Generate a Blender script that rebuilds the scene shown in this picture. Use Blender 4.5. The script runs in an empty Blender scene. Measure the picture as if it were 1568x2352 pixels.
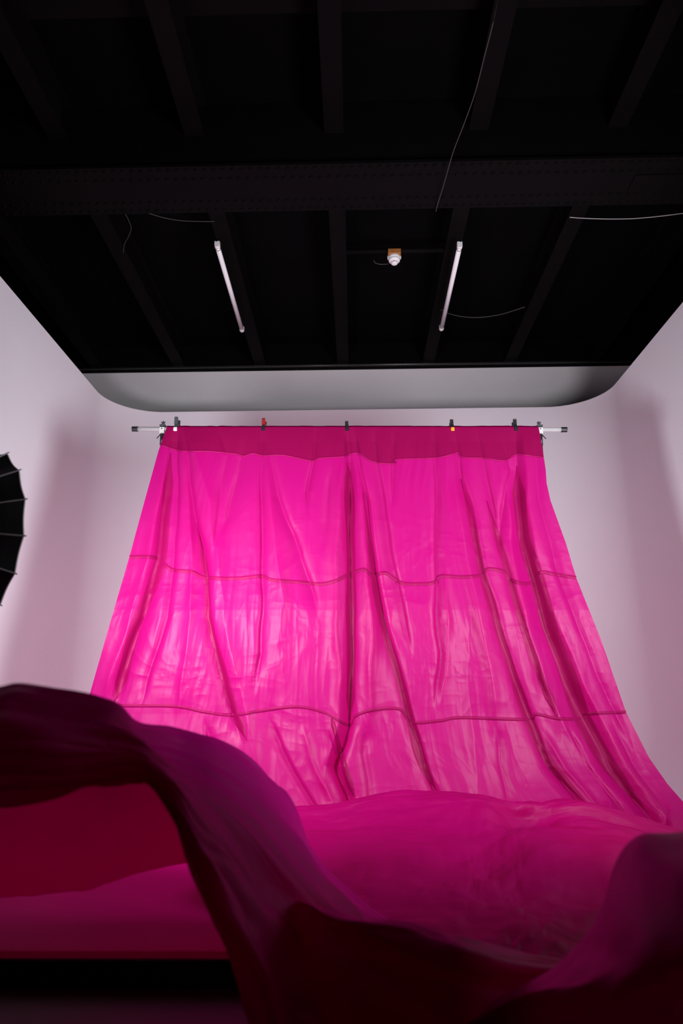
import bpy, bmesh, math
import numpy as np
from mathutils import Matrix, Vector

# ------------------------------------------------------------------ camera, world, exposure
SC = bpy.context.scene
COL = SC.collection
W_, H_, F_ = 1568.0, 2352.0, 1568.0
CAM_Z = 0.70
YAW, PITCH, ROLL = math.radians(1.084), math.radians(15.31), math.radians(-0.30)
CAM_POS = Vector((0, 0, CAM_Z))
CAM_R = (Matrix.Rotation(YAW, 3, 'Z') @ Matrix.Rotation(math.pi / 2 + PITCH, 3, 'X') @ Matrix.Rotation(ROLL, 3, 'Z'))
cd = bpy.data.cameras.new('camera')
cam = bpy.data.objects.new('camera', cd)
COL.objects.link(cam)
cam.matrix_world = Matrix.Translation(CAM_POS) @ CAM_R.to_4x4()
cd.sensor_fit = 'VERTICAL'
cd.sensor_height = 36.0
cd.lens = 24.0
cd.clip_start = 0.02
cd.dof.use_dof = True
cd.dof.focus_distance = 4.6
cd.dof.aperture_fstop = 1.9
SC.camera = cam

world = bpy.data.worlds.new('world')
world.use_nodes = True
world.node_tree.nodes['Background'].inputs[0].default_value = (0.5, 0.45, 0.6, 1)
world.node_tree.nodes['Background'].inputs[1].default_value = 0.0005
SC.world = world
SC.view_settings.view_transform = 'Standard'
SC.view_settings.look = 'None'
SC.view_settings.gamma = 1.0
SC.view_settings.use_curve_mapping = False
SC.view_settings.exposure = 0.0
STROBE_W = 56.0          # light of each umbrella strobe (lamp itself is made in its builder)

CR = np.array(CAM_R)
CP = np.array(CAM_POS)


def rays(px, py):
    px = np.asarray(px, float); py = np.asarray(py, float)
    v = np.stack([px - W_ / 2, H_ / 2 - py, np.full_like(px, -F_)], -1)
    return v @ CR.T


def at(px, py, Y):                       # pixel + depth in the room (world Y)
    d = rays(px, py)
    return CP + d * (np.asarray(Y, float) / d[..., 1])[..., None]


def at_z(px, py, z):                     # pixel + height in the room
    d = rays(px, py)
    return CP + d * ((np.asarray(z, float) - CAM_Z) / d[..., 2])[..., None]


# ------------------------------------------------------------------ materials
def mat(name, color, rough=0.6, metal=0.0, spec=0.5, noise=None, bump=None):
    m = bpy.data.materials.new(name)
    m.use_nodes = True
    nt = m.node_tree
    b = nt.nodes['Principled BSDF']
    b.inputs['Base Color'].default_value = (*color, 1)
    b.inputs['Roughness'].default_value = rough
    b.inputs['Metallic'].default_value = metal
    b.inputs['Specular IOR Level'].default_value = spec
    tc = nt.nodes.new('ShaderNodeTexCoord')
    if noise:
        sc, amt = noise
        n = nt.nodes.new('ShaderNodeTexNoise')
        n.inputs['Scale'].default_value = sc
        n.inputs['Detail'].default_value = 5
        nt.links.new(tc.outputs['Object'], n.inputs['Vector'])
        mx = nt.nodes.new('ShaderNodeMix'); mx.data_type = 'RGBA'
        mx.inputs[6].default_value = (*[c * (1 - amt) for c in color], 1)
        mx.inputs[7].default_value = (*[min(1, c * (1 + amt)) for c in color], 1)
        nt.links.new(n.outputs['Fac'], mx.inputs[0])
        nt.links.new(mx.outputs[2], b.inputs['Base Color'])
    if bump:
        sc, st, di = bump
        n = nt.nodes.new('ShaderNodeTexNoise')
        n.inputs['Scale'].default_value = sc
        n.inputs['Detail'].default_value = 6
        nt.links.new(tc.outputs['Object'], n.inputs['Vector'])
        bp = nt.nodes.new('ShaderNodeBump')
        bp.inputs['Strength'].default_value = st
        bp.inputs['Distance'].default_value = di
        nt.links.new(n.outputs['Fac'], bp.inputs['Height'])
        nt.links.new(bp.outputs['Normal'], b.inputs['Normal'])
    return m


def cloth_mat(name, color, tcolor, trans, rough=0.48, spec=0.42, crumple=0.30):
    m = bpy.data.materials.new(name)
    m.use_nodes = True
    nt = m.node_tree
    b = nt.nodes['Principled BSDF']
    out = nt.nodes['Material Output']
    b.inputs['Base Color'].default_value = (*color, 1)
    b.inputs['Roughness'].default_value = rough
    b.inputs['Specular IOR Level'].default_value = spec
    tr = nt.nodes.new('ShaderNodeBsdfTranslucent')
    tr.inputs['Color'].default_value = (*tcolor, 1)
    mx = nt.nodes.new('ShaderNodeMixShader')
    mx.inputs[0].default_value = trans
    nt.links.new(b.outputs[0], mx.inputs[1])
    nt.links.new(tr.outputs[0], mx.inputs[2])
    nt.links.new(mx.outputs[0], out.inputs['Surface'])
    tc = nt.nodes.new('ShaderNodeTexCoord')
    # crisp creases: ridged noise + fine weave-scale noise
    mp = nt.nodes.new('ShaderNodeMapping')
    mp.inputs['Scale'].default_value = (1.0, 1.0, 0.62)
    nt.links.new(tc.outputs['Object'], mp.inputs['Vector'])
    n1 = nt.nodes.new('ShaderNodeTexNoise')
    n1.noise_type = 'RIDGED_MULTIFRACTAL'
    n1.inputs['Scale'].default_value = 4.2
    n1.inputs['Detail'].default_value = 4
    n1.inputs['Roughness'].default_value = 0.55
    n1.inputs['Distortion'].default_value = 0.6
    nt.links.new(mp.outputs[0], n1.inputs['Vector'])
    n2 = nt.nodes.new('ShaderNodeTexNoise')
    n2.inputs['Scale'].default_value = 9
    n2.inputs['Detail'].default_value = 6
    n2.inputs['Distortion'].default_value = 1.2
    nt.links.new(mp.outputs[0], n2.inputs['Vector'])
    ad = nt.nodes.new('ShaderNodeMath'); ad.operation = 'MULTIPLY_ADD'
    ad.inputs[1].default_value = 0.5
    nt.links.new(n2.outputs['Fac'], ad.inputs[0])
    nt.links.new(n1.outputs['Fac'], ad.inputs[2])
    bp = nt.nodes.new('ShaderNodeBump')
    bp.inputs['Strength'].default_value = crumple
    bp.inputs['Distance'].default_value = 0.008
    nt.links.new(ad.outputs[0], bp.inputs['Height'])
    nt.links.new(bp.outputs['Normal'], b.inputs['Normal'])
    nt.links.new(bp.outputs['Normal'], tr.inputs['Normal'])
    return m


M_WALL = mat('white_cyclorama_paint', (0.85, 0.84, 0.885), 0.7, noise=(3.0, 0.02))
M_BACK = mat('off_white_plaster', (0.84, 0.80, 0.83), 0.8, noise=(2.0, 0.06), bump=(30, 0.15, 0.004))
M_BLACK = mat('black_ceiling_paint', (0.0017, 0.0016, 0.0018), 0.8, spec=0.04, noise=(4, 0.3))
M_STEEL = mat('black_painted_steel', (0.0036, 0.0028, 0.0032), 0.65, spec=0.05, noise=(6, 0.25))
M_FLOORD = mat('dark_studio_floor', (0.012, 0.010, 0.011), 0.6, noise=(5, 0.3))
M_DARKW = mat('dark_wall_paint', (0.02, 0.02, 0.02), 0.8)
M_CLOTH = cloth_mat('pink_taffeta', (0.60, 0.001, 0.235), (0.70, 0.0, 0.205), 0.52)
M_CLOTHS = cloth_mat('pink_taffeta_soft', (0.72, 0.001, 0.34), (0.70, 0.0, 0.17), 0.38, rough=0.5, spec=0.12, crumple=0.10)
M_SEAM = cloth_mat('pink_seam_tape', (0.26, 0.0, 0.07), (0.2, 0.0, 0.05), 0.0, rough=0.6, spec=0.15, crumple=0.1)
M_CLOTHF = cloth_mat('pink_taffeta_flat', (0.60, 0.001, 0.23), (0.6, 0.0, 0.13), 0.40, rough=0.75, spec=0.06, crumple=0.1)
M_PLEAT_SHADE = cloth_mat('shaded_pleat_taffeta', (0.36, 0.0003, 0.10), (0.4, 0.0, 0.08), 0.36, rough=0.5, spec=0.2, crumple=0.2)  # darker copy of the drape pink, with fold shade painted into the colour
M_CLOTHB = cloth_mat('pink_taffeta_billow', (0.60, 0.001, 0.215), (0.66, 0.0, 0.15), 0.52, rough=0.5, spec=0.22, crumple=0.3)
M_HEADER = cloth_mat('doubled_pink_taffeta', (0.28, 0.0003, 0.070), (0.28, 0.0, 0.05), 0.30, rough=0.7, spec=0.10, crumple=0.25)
M_CHROME = mat('brushed_aluminium', (0.80, 0.78, 0.80), 0.30, 0.55, noise=(40, 0.08))
M_WHITEM = mat('white_grey_metal', (0.62, 0.60, 0.60), 0.4, 0.2, noise=(30, 0.08))
M_PLASTIC = mat('black_plastic', (0.012, 0.011, 0.013), 0.4, noise=(30, 0.2))
M_GREYPL = mat('dark_grey_plastic', (0.05, 0.055, 0.06), 0.4, noise=(30, 0.2))
M_RED = mat('dark_red_plastic', (0.22, 0.01, 0.012), 0.4, noise=(30, 0.2))
M_ORANGE = mat('orange_plastic', (0.80, 0.30, 0.01), 0.45, noise=(30, 0.1))
M_WHITEP = mat('white_plastic', (0.85, 0.82, 0.84), 0.4, noise=(30, 0.04))
M_TUBE = mat('milky_tube_glass', (0.88, 0.86, 0.88), 0.25, noise=(8, 0.03))
M_WOOD = mat('varnished_wood', (0.36, 0.13, 0.03), 0.5, noise=(18, 0.35))
M_CABLE = mat('grey_cable', (0.45, 0.42, 0.44), 0.5, noise=(20, 0.1))
M_CABLED = mat('dark_cable', (0.055, 0.05, 0.052), 0.5, noise=(20, 0.1))
M_UMB = mat('black_umbrella_nylon', (0.008, 0.008, 0.009), 0.6, spec=0.2, noise=(12, 0.3))
M_UMBIN = mat('white_umbrella_lining', (0.85, 0.85, 0.86), 0.5, noise=(12, 0.03))
M_RIB = mat('dark_rib_steel', (0.30, 0.28, 0.29), 0.45, 0.3, noise=(20, 0.1))


# ------------------------------------------------------------------ helpers
def link(name, me, material, parent=None, smooth=False):
    me.materials.append(material)
    if smooth:
        for p in me.polygons:
            p.use_smooth = True
    o = bpy.data.objects.new(name, me)
    COL.objects.link(o)
    if parent:
        o.parent = parent
        o.matrix_parent_inverse = Matrix.Identity(4)
        o.location = -parent.matrix_world.translation if False else (0, 0, 0)
    return o


def from_bm(name, bm, material, parent=None, smooth=False, origin=None):
    bmesh.ops.recalc_face_normals(bm, faces=bm.faces)
    me = bpy.data.meshes.new(name)
    if origin is not None:
        bmesh.ops.translate(bm, verts=bm.verts, vec=-Vector(origin))
    bm.to_mesh(me); bm.free()
    o = link(name, me, material, parent, smooth)
    return o


def empty(name, loc):
    o = bpy.data.objects.new(name, None)
    COL.objects.link(o)
    o.location = loc
    o.empty_display_size = 0.1
    return o


def tag(o, label=None, cat=None, group=None, kind=None):
    if label: o['label'] = label
    if cat: o['category'] = cat
    if group: o['group'] = group
    if kind: o['kind'] = kind
    return o


def rel(o, root):                        # child meshes are written in world coordinates; shift into the root's frame
    o.data.transform(Matrix.Translation(-Vector(root.location)))
    return o


def bm_box(bm, lo, hi, rot=None, piv=None):
    r = bmesh.ops.create_cube(bm, size=1.0)
    c = [(a + b) / 2 for a, b in zip(lo, hi)]
    s = [abs(b - a) for a, b in zip(lo, hi)]
    bmesh.ops.scale(bm, vec=s, verts=r['verts'])
    bmesh.ops.translate(bm, vec=c, verts=r['verts'])
    if rot is not None:
        bmesh.ops.rotate(bm, cent=piv or c, matrix=rot, verts=r['verts'])
    return r['verts']


def frame_for(d):
    d = Vector(d).normalized()
    a = Vector((0, 0, 1)) if abs(d.z) < 0.9 else Vector((1, 0, 0))
    x = d.cross(a).normalized()
    return x, d.cross(x).normalized(), d


def bm_tube(bm, pts, r, n=8, caps=True):
    pts = [Vector(p) for p in pts]
    rr = r if isinstance(r, (list, tuple)) else [r] * len(pts)
    rings = []
    for i, p in enumerate(pts):
        d = pts[min(i + 1, len(pts) - 1)] - pts[max(i - 1, 0)]
        x, y, _ = frame_for(d)
        rings.append([bm.verts.new(p + (x * math.cos(2 * math.pi * k / n) + y * math.sin(2 * math.pi * k / n)) * rr[i]) for k in range(n)])
    for a, b in zip(rings, rings[1:]):
        for k in range(n):
            bm.faces.new((a[k], a[(k + 1) % n], b[(k + 1) % n], b[k]))
    if caps:
        bm.faces.new(rings[0]); bm.faces.new(rings[-1])


def bm_lathe(bm, prof, n=24, mtx=None):
    """prof: list of (r, z); revolved about z"""
    rings = []
    for r, z in prof:
        rings.append([bm.verts.new((r * math.cos(2 * math.pi * k / n), r * math.sin(2 * math.pi * k / n), z)) for k in range(n)])
    for a, b in zip(rings, rings[1:]):
        for k in range(n):
            bm.faces.new((a[k], a[(k + 1) % n], b[(k + 1) % n], b[k]))
    bm.faces.new(rings[0]); bm.faces.new(rings[-1])
    if mtx is not None:
        bmesh.ops.transform(bm, matrix=mtx, verts=[v for rg in rings for v in rg])


def smooth_poly(pts, n):
    """Catmull-Rom resample of a polyline"""
    P = np.array([list(map(float, p)) for p in pts])
    t = np.linspace(0, len(P) - 1, n)
    return cr_eval(P, t)


def cr_eval(P, t):
    n = len(P)
    i = np.clip(np.floor(t).astype(int), 0, n - 2)
    f = (t - i)
    f = f.reshape(f.shape + (1,) * (P.ndim - 1))
    g = lambda k: P[np.clip(k, 0, n - 1)]
    p0, p1, p2, p3 = g(i - 1), g(i), g(i + 1), g(i + 2)
    p0 = np.where((i == 0).reshape(f.shape), 2 * p1 - p2, p0)
    p3 = np.where((i == n - 2).reshape(f.shape), 2 * p2 - p1, p3)
    return 0.5 * (2 * p1 + (p2 - p0) * f + (2 * p0 - 5 * p1 + 4 * p2 - p3) * f ** 2 + (3 * p1 - p0 - 3 * p2 + p3) * f ** 3)


_rng = np.random.RandomState(7)
_G = _rng.rand(256, 256)


def vnoise(x, y):
    xi = np.floor(x).astype(int); yi = np.floor(y).astype(int)
    fx = x - xi; fy = y - yi
    fx = fx ** 3 * (fx * (fx * 6 - 15) + 10); fy = fy ** 3 * (fy * (fy * 6 - 15) + 10)
    g = lambda a, b: _G[a % 256, b % 256]
    return (g(xi, yi) * (1 - fx) + g(xi + 1, yi) * fx) * (1 - fy) + (g(xi, yi + 1) * (1 - fx) + g(xi + 1, yi + 1) * fx) * fy - 0.5


def fbm(x, y, o=4):
    s = 0; a = 1.0
    for k in range(o):
        s = s + a * vnoise(x * 2 ** k + 13.7 * k, y * 2 ** k + 7.3 * k); a *= 0.5
    return s


def ridged(x, y, o=3):
    s = 0; a = 1.0
    for k in range(o):
        s = s + a * (1 - 4 * np.abs(vnoise(x * 2 ** k + 31.7 * k, y * 2 ** k + 17.3 * k))); a *= 0.5
    return s


def grid_mesh(name, P):
    nv, nu = P.shape[:2]
    me = bpy.data.meshes.new(name)
    idx = np.arange(nv * nu).reshape(nv, nu)
    q = np.stack([idx[:-1, :-1], idx[:-1, 1:], idx[1:, 1:], idx[1:, :-1]], -1).reshape(-1, 4)
    me.vertices.add(nv * nu)
    me.vertices.foreach_set('co', P.reshape(-1).astype(np.float32))
    me.loops.add(q.size)
    me.loops.foreach_set('vertex_index', q.reshape(-1).astype(np.int32))
    me.polygons.add(len(q))
    me.polygons.foreach_set('loop_start', np.arange(0, q.size, 4, dtype=np.int32))
    me.polygons.foreach_set('use_smooth', np.ones(len(q), dtype=bool))
    me.update(calc_edges=True)
    me.validate()
    return me


def grid_normals(P):
    du = np.gradient(P, axis=1); dv = np.gradient(P, axis=0)
    n = np.cross(du, dv)
    return n / (np.linalg.norm(n, axis=-1, keepdims=True) + 1e-9)


def surf(ctrl, nv, nu):
    """ctrl: rows x cols x (px,py,Y) -> world-space bicubic sheet"""
    C = np.array(ctrl, float)
    Pw = at(C[..., 0], C[..., 1], C[..., 2])
    A = cr_eval(Pw, np.linspace(0, C.shape[0] - 1, nv))
    B = cr_eval(np.swapaxes(A, 0, 1), np.linspace(0, C.shape[1] - 1, nu))
    return np.swapaxes(B, 0, 1)


# ------------------------------------------------------------------ the room
Z0 = 0.0                                   # cyclorama floor
ZS = -0.07                                 # studio floor in front of it
H_J = CAM_Z + 3.73                          # underside of joists
H_D = CAM_Z + 4.0                          # deck
H_G = CAM_Z + 3.45                         # underside of girder
YB = 7.30                                  # building back wall
CX0, CX1, CY1, CY0 = -2.47, 2.50, 6.52, 2.17
H_C = CAM_Z + 2.88
RC = 0.52

bm = bmesh.new(); bm_box(bm, (-6.6, -4.1, ZS - 0.1), (6.6, YB + 0.1, ZS))
tag(from_bm('floor', bm, M_FLOORD), 'dark studio floor in front of the white cyclorama', 'floor', kind='structure')
bm = bmesh.new(); bm_box(bm, (-6.6, YB, ZS), (6.6, YB + 0.1, H_D))
tag(from_bm('wall_back', bm, M_BACK), 'off-white building wall seen above the cyclorama rim', 'wall', kind='structure')
for nm, lo, hi in (('wall_left', (-6.6, -4.1, ZS), (-6.5, YB, H_D)), ('wall_right', (6.5, -4.1, ZS), (6.6, YB, H_D)),
                   ('wall_front', (-6.5, -4.2, ZS), (6.5, -4.1, H_D))):
    bm = bmesh.new(); bm_box(bm, lo, hi)
    tag(from_bm(nm, bm, M_DARKW), 'dark painted studio wall ' + {'wall_left': 'left of the cyclorama', 'wall_right': 'right of the cyclorama', 'wall_front': 'behind the viewer'}[nm], 'wall', kind='structure')

# cyclorama: U-shaped plan with rounded corners and a floor cove
path = []
for y in np.linspace(CY0, CY1 - RC, 12):
    path.append((CX0, y, 1, 0))
for a in np.linspace(0, math.pi / 2, 20)[1:]:
    path.append((CX0 + RC - RC * math.cos(a), CY1 - RC + RC * math.sin(a), math.cos(a), -math.sin(a)))
for x in np.linspace(CX0 + RC, CX1 - RC, 14)[1:]:
    path.append((x, CY1, 0, -1))
for a in np.linspace(0, math.pi / 2, 20)[1:]:
    path.append((CX1 - RC + RC * math.sin(a), CY1 - RC + RC * math.cos(a), -math.sin(a), -math.cos(a)))
for y in np.linspace(CY1 - RC, CY0, 12)[1:]:
    path.append((CX1, y, -1, 0))
cove = 0.42
prof = [(cove * (1 - math.cos(a)) * 0 + cove * (1 - math.sin(a)), 0.003 + cove * (1 - math.cos(a))) for a in np.linspace(0, math.pi / 2, 12)]
prof += [(0.0, z) for z in np.linspace(cove, H_C, 8)[1:]]
prof += [(-0.05, H_C), (-0.05, 0.0)]
Pg = np.array([[(x + nx * d, y + ny * d, z) for (x, y, nx, ny) in path] for d, z in prof])
me = grid_mesh('wall_cyclorama', Pg)
cyc = link('wall_cyclorama', me, M_WALL)
tag(cyc, 'white curved cyclorama wall behind the pink fabric backdrop', 'wall', kind='structure')
md = cyc.modifiers.new('edge', 'EDGE_SPLIT'); md.split_angle = math.radians(40)
bm = bmesh.new(); bm_box(bm, (CX0 - 0.05, CY0, ZS), (CX1 + 0.05, CY1 + 0.05, Z0))
fl = from_bm('floor_cyclorama', bm, M_WALL)
tag(fl, 'raised white cyclorama floor below the pink fabric', 'floor', kind='structure')

bm = bmesh.new(); bm_box(bm, (CX0 - 0.05, CY0 - 0.012, ZS), (CX1 + 0.05, CY0, Z0 - 0.002))
from_bm('fascia_board', bm, M_FLOORD, fl)

# ceiling: deck with steel joists, riveted girder
bm = bmesh.new(); bm_box(bm, (-6.6, -4.1, H_D), (6.6, YB + 0.1, H_D + 0.1))
ceil = tag(from_bm('ceiling', bm, M_BLACK), 'black painted ceiling with steel joists', 'ceiling', kind='structure')


def ibeam_bm(x, y0, y1, zb, zt, w, tf=0.016, tw=0.014):
    bm = bmesh.new()
    bm_box(bm, (x - w / 2, y0, zb), (x + w / 2, y1, zb + tf))
    bm_box(bm, (x - tw / 2, y0, zb + tf), (x + tw / 2, y1, zt - tf))
    bm_box(bm, (x - w / 2, y0, zt - tf), (x + w / 2, y1, zt))
    return bm


xj = [float(at_z(px, 830, H_J)[0]) for px in (405, 595, 787, 984, 1171)]
sp = (xj[-1] - xj[0]) / 4
xj = [xj[0] - 2 * sp, xj[0] - sp] + xj + [xj[-1] + sp, xj[-1] + 2 * sp]
for x in xj:
    from_bm('joist', ibeam_bm(x, -1.0, YB - 0.14, H_J, H_D - 0.002, 0.132), M_STEEL, ceil)
# cross purlin with rivets between joists, up in the dark
bm = bmesh.new(); bm_box(bm, (-5, 2.95, H_D - 0.10), (5, 3.10, H_D - 0.002))
from_bm('purlin', bm, M_STEEL, ceil)
gy0, gy1 = 3.785, 4.235
bm = bmesh.new()
bm_box(bm, (-6.5, gy0, H_G), (6.5, gy1, H_G + 0.022))
bm_box(bm, (-6.5, gy0 + 0.03, H_G + 0.022), (6.5, gy0 + 0.05, H_D - 0.003))
bm_box(bm, (-6.5, gy1 - 0.05, H_G + 0.022), (6.5, gy1 - 0.03, H_D - 0.003))
# splice plate under the girder
gird = from_bm('girder', bm, M_STEEL, ceil)
gird['label'] = 'riveted black steel girder'
bm = bmesh.new()
for row_y in (gy0 + 0.03, gy0 + 0.115, gy1 - 0.115, gy1 - 0.03):
    k = 0
    for x in np.arange(-3.4, 3.5, 0.062):
        off = 0.031 if row_y in (gy0 + 0.115, gy1 - 0.115) else 0
        rg = []
        for r, z in ((0.0135, 0.0), (0.0105, -0.008)):
            rg.append([bm.verts.new((x + off + r * math.cos(a), row_y + r * math.sin(a), H_G + z)) for a in np.arange(6) * math.pi / 3])
        tip = bm.verts.new((x + off, row_y, H_G - 0.0115))
        for i in range(6):
            bm.faces.new((rg[0][i], rg[0][(i + 1) % 6], rg[1][(i + 1) % 6], rg[1][i]))
            bm.faces.new((rg[1][i], rg[1][(i + 1) % 6], tip))
rv = from_bm('rivets', bm, M_STEEL, gird); rv['kind'] = 'stuff'
bm = bmesh.new(); bm_box(bm, (1.95, gy0 + 0.15, H_G - 0.008), (2.75, gy1 - 0.15, H_G))
from_bm('splice_plate', bm, M_STEEL, gird)
# ledger along the back wall and pipe on it
bm = bmesh.new(); bm_box(bm, (-6.5, YB - 0.14, H_J), (6.5, YB - 0.002, H_D - 0.003))
tag(from_bm('trim_1', bm, M_BLACK), 'black ledger beam along the top of the back wall', 'beam', kind='structure')
bm = bmesh.new(); bm_tube(bm, [(-5, YB - 0.16, H_J - 0.02), (5, YB - 0.16, H_J - 0.02)], 0.014, 10)
tag(from_bm('pipe', bm, mat('glossy_black_pipe', (0.02, 0.02, 0.02), 0.25, noise=(20, 0.2)), None, True),
    'thin glossy black pipe running along the back wall top', 'pipe')


# ------------------------------------------------------------------ the pink fabric
def pl(pts):
    P = np.array(sorted(pts, key=lambda p: p[1]), float)
    return lambda y: np.interp(y, P[:, 1], P[:, 0])


edgeL = pl([(384, 978), (376, 1000), (364, 1035), (332, 1150), (297, 1279), (250, 1440), (203, 1605), (165, 1740), (130, 1850), (115, 1930)])
edgeR = pl([(1236, 978), (1240, 1000), (1247, 1040), (1253, 1080), (1255, 1110), (1264, 1150), (1300, 1250), (1323, 1327), (1380, 1470), (1437, 1635),
            (1490, 1740), (1532, 1800), (1580, 1855), (1625, 1900), (1650, 1930)])
Y_ROD = 4.41
PY0, PY1 = 981.0, 1925.0


def base_depth(px, py):
    """drape plane; the foot runs forward on to the floor, further on the right"""
    t = np.clip((py - 1600) / 320.0, 0, 1.2)
    right = np.clip((px - 900) / 700.0, 0, 1)
    left = np.clip((500 - px) / 400.0, 0, 1)
    Y = Y_ROD - 0.02 - 0.15 * np.clip((py - 981) / 420.0, 0, 1) - (0.10 + 0.30 * right + 0.05 * left) * t ** 2
    return Y


# fold: path [(px,py)...], half width px, depth m (+ towards the viewer), skew (-1..1 sharp side), fade px
FOLDS = [
    # left gather below the grey clip
    ([(398, 985), (385, 1100), (362, 1290), (330, 1420), (285, 1540), (255, 1640)], 15, -0.060, 0.3),
    ([(410, 985), (405, 1150), (398, 1310), (385, 1420), (340, 1560), (318, 1640)], 9, -0.030, -0.3),
    ([(392, 985), (372, 1100), (340, 1280), (300, 1420), (250, 1560), (230, 1640)], 16, 0.030, 0),
    ([(418, 985), (436, 1150), (440, 1310), (438, 1420), (420, 1560), (400, 1660)], 10, 0.022, 0),
    ([(420, 985), (448, 1180), (476, 1320), (478, 1420), (500, 1520), (535, 1640), (560, 1720)], 13, -0.050, -0.5),
    ([(430, 985), (480, 1150), (500, 1300), (520, 1450), (560, 1620), (600, 1800)], 20, 0.024, 0),
    # between clips
    ([(500, 985), (520, 1045), (500, 1200), (490, 1300)], 10, -0.020, 0.5),
    ([(560, 1000), (545, 1090), (520, 1190), (495, 1260)], 12, -0.028, 0.4),
    ([(600, 990), (601, 1150), (604, 1320), (602, 1420), (600, 1500), (580, 1600)], 8, -0.032, 0.4),
    ([(610, 990), (640, 1140), (690, 1280), (712, 1340), (730, 1440)], 11, -0.032, -0.4),
    ([(606, 990), (618, 1140), (640, 1300), (660, 1420)], 14, 0.022, 0),
    ([(726, 985), (718, 1060), (706, 1130), (712, 1200)], 6, -0.030, 0.3),
    ([(760, 1060), (750, 1200), (742, 1290)], 9, -0.020, 0),
    # centre
    ([(797, 985), (802, 1100), (806, 1300), (806, 1420), (806, 1560), (802, 1665), (770, 1760), (800, 1830)], 11, -0.075, 0.0),
    ([(790, 985), (782, 1100), (770, 1290), (770, 1430), (780, 1560), (776, 1660), (740, 1800)], 12, 0.030, 0),
    ([(803, 985), (828, 1130), (842, 1300), (852, 1420), (850, 1560), (850, 1700)], 15, 0.040, 0),
    ([(808, 985), (842, 1150), (858, 1310), (880, 1430), (912, 1540), (945, 1660), (975, 1760), (1005, 1830)], 12, -0.055, -0.6),
    ([(860, 985), (862, 1065), (885, 1200), (905, 1310), (925, 1400), (948, 1530)], 11, -0.038, -0.5),
    ([(905, 985), (905, 1070), (900, 1180)], 6, -0.028, 0.3),
    ([(842, 1650), (835, 1730), (850, 1830)], 12, -0.025, 0.3),
    # right half
    ([(995, 985), (1004, 1100), (1004, 1330), (1002, 1400), (1010, 1500), (1003, 1600), (1000, 1650)], 8, -0.034, 0.4),
    ([(1020, 1300), (1030, 1420), (1022, 1560), (1012, 1640)], 10, 0.018, 0),
    ([(1040, 985), (1060, 1100), (1090, 1230), (1106, 1310), (1140, 1430), (1180, 1560), (1215, 1650), (1260, 1760), (1350, 1870)], 13, -0.052, -0.5),
    ([(1036, 985), (1046, 1100), (1068, 1280), (1100, 1420), (1130, 1560), (1150, 1700)], 16, 0.026, 0),
    ([(1095, 985), (1125, 1150), (1160, 1300), (1195, 1420), (1240, 1560), (1280, 1650)], 10, -0.034, -0.4),
    ([(1150, 1000), (1168, 1080), (1150, 1200), (1145, 1290)], 9, -0.028, 0.3),
    ([(1182, 985), (1186, 1100), (1196, 1240), (1222, 1330), (1252, 1440), (1300, 1570), (1338, 1650), (1400, 1770), (1500, 1890)], 20, -0.075, -0.2),
    ([(1200, 985), (1212, 1150), (1240, 1310), (1280, 1430), (1340, 1570), (1385, 1660), (1450, 1780), (1540, 1890)], 18, 0.036, 0),
    ([(1170, 985), (1165, 1150), (1185, 1320), (1210, 1440), (1255, 1580), (1300, 1680), (1400, 1840)], 14, 0.030, 0),
    ([(1225, 1000), (1240, 1150), (1275, 1300), (1330, 1450), (1395, 1600), (1460, 1740)], 9, -0.020, 0.2),
    # lower hem pleats
    ([(470, 1640), (500, 1760), (520, 1850)], 9, -0.028, 0.4),
    ([(620, 1640), (650, 1720), (690, 1800), (720, 1850)], 8, -0.030, -0.4),
    ([(745, 1660), (775, 1760), (810, 1840)], 8, -0.032, -0.4),
    ([(690, 1650), (715, 1740), (760, 1840)], 10, 0.022, 0),
    ([(1140, 1660), (1150, 1760), (1170, 1850)], 10, -0.022, 0.3),
    ([(1300, 1660), (1350, 1760), (1440, 1880)], 9, -0.034, -0.4),
    ([(1240, 1660), (1300, 1770), (1390, 1870)], 9, 0.026, 0),
    ([(1400, 1650), (1450, 1750), (1530, 1860)], 9, -0.024, 0),
    ([(1080, 1400), (1075, 1560), (1090, 1700), (1095, 1820)], 12, -0.014, 0),
    ([(660, 1340), (640, 1480), (650, 1600)], 20, 0.014, 0),
]


def fold_disp(px, py):
    D = np.zeros_like(px)
    for path, w, a, sk in FOLDS:
        xc = pl(path)(py)
        y0, y1 = path[0][1], path[-1][1]
        top = 1.0 if y0 < 1000 else np.clip((py - y0) / 60.0, 0, 1)
        bot = 1.0 if y1 > 1800 else np.clip((y1 - py) / 90.0, 0, 1)
        env = top * bot
        env = env * env * (3 - 2 * env) if not np.isscalar(env) else env
        # folds shallow at the bar, deeper below
        env = env * (0.30 + 0.70 * np.clip((py - 981) / 160.0, 0, 1))
        wob = 6 * vnoise(py / 70.0 + a * 900 + w, py * 0 + w)
        dx = (px - xc - wob) / w
        wl = 1.0 + 0.75 * sk * np.tanh(dx * 3)            # one flank steeper than the other
        D += a * env * np.exp(-np.abs(dx / wl) ** 1.35)
    return D


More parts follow.
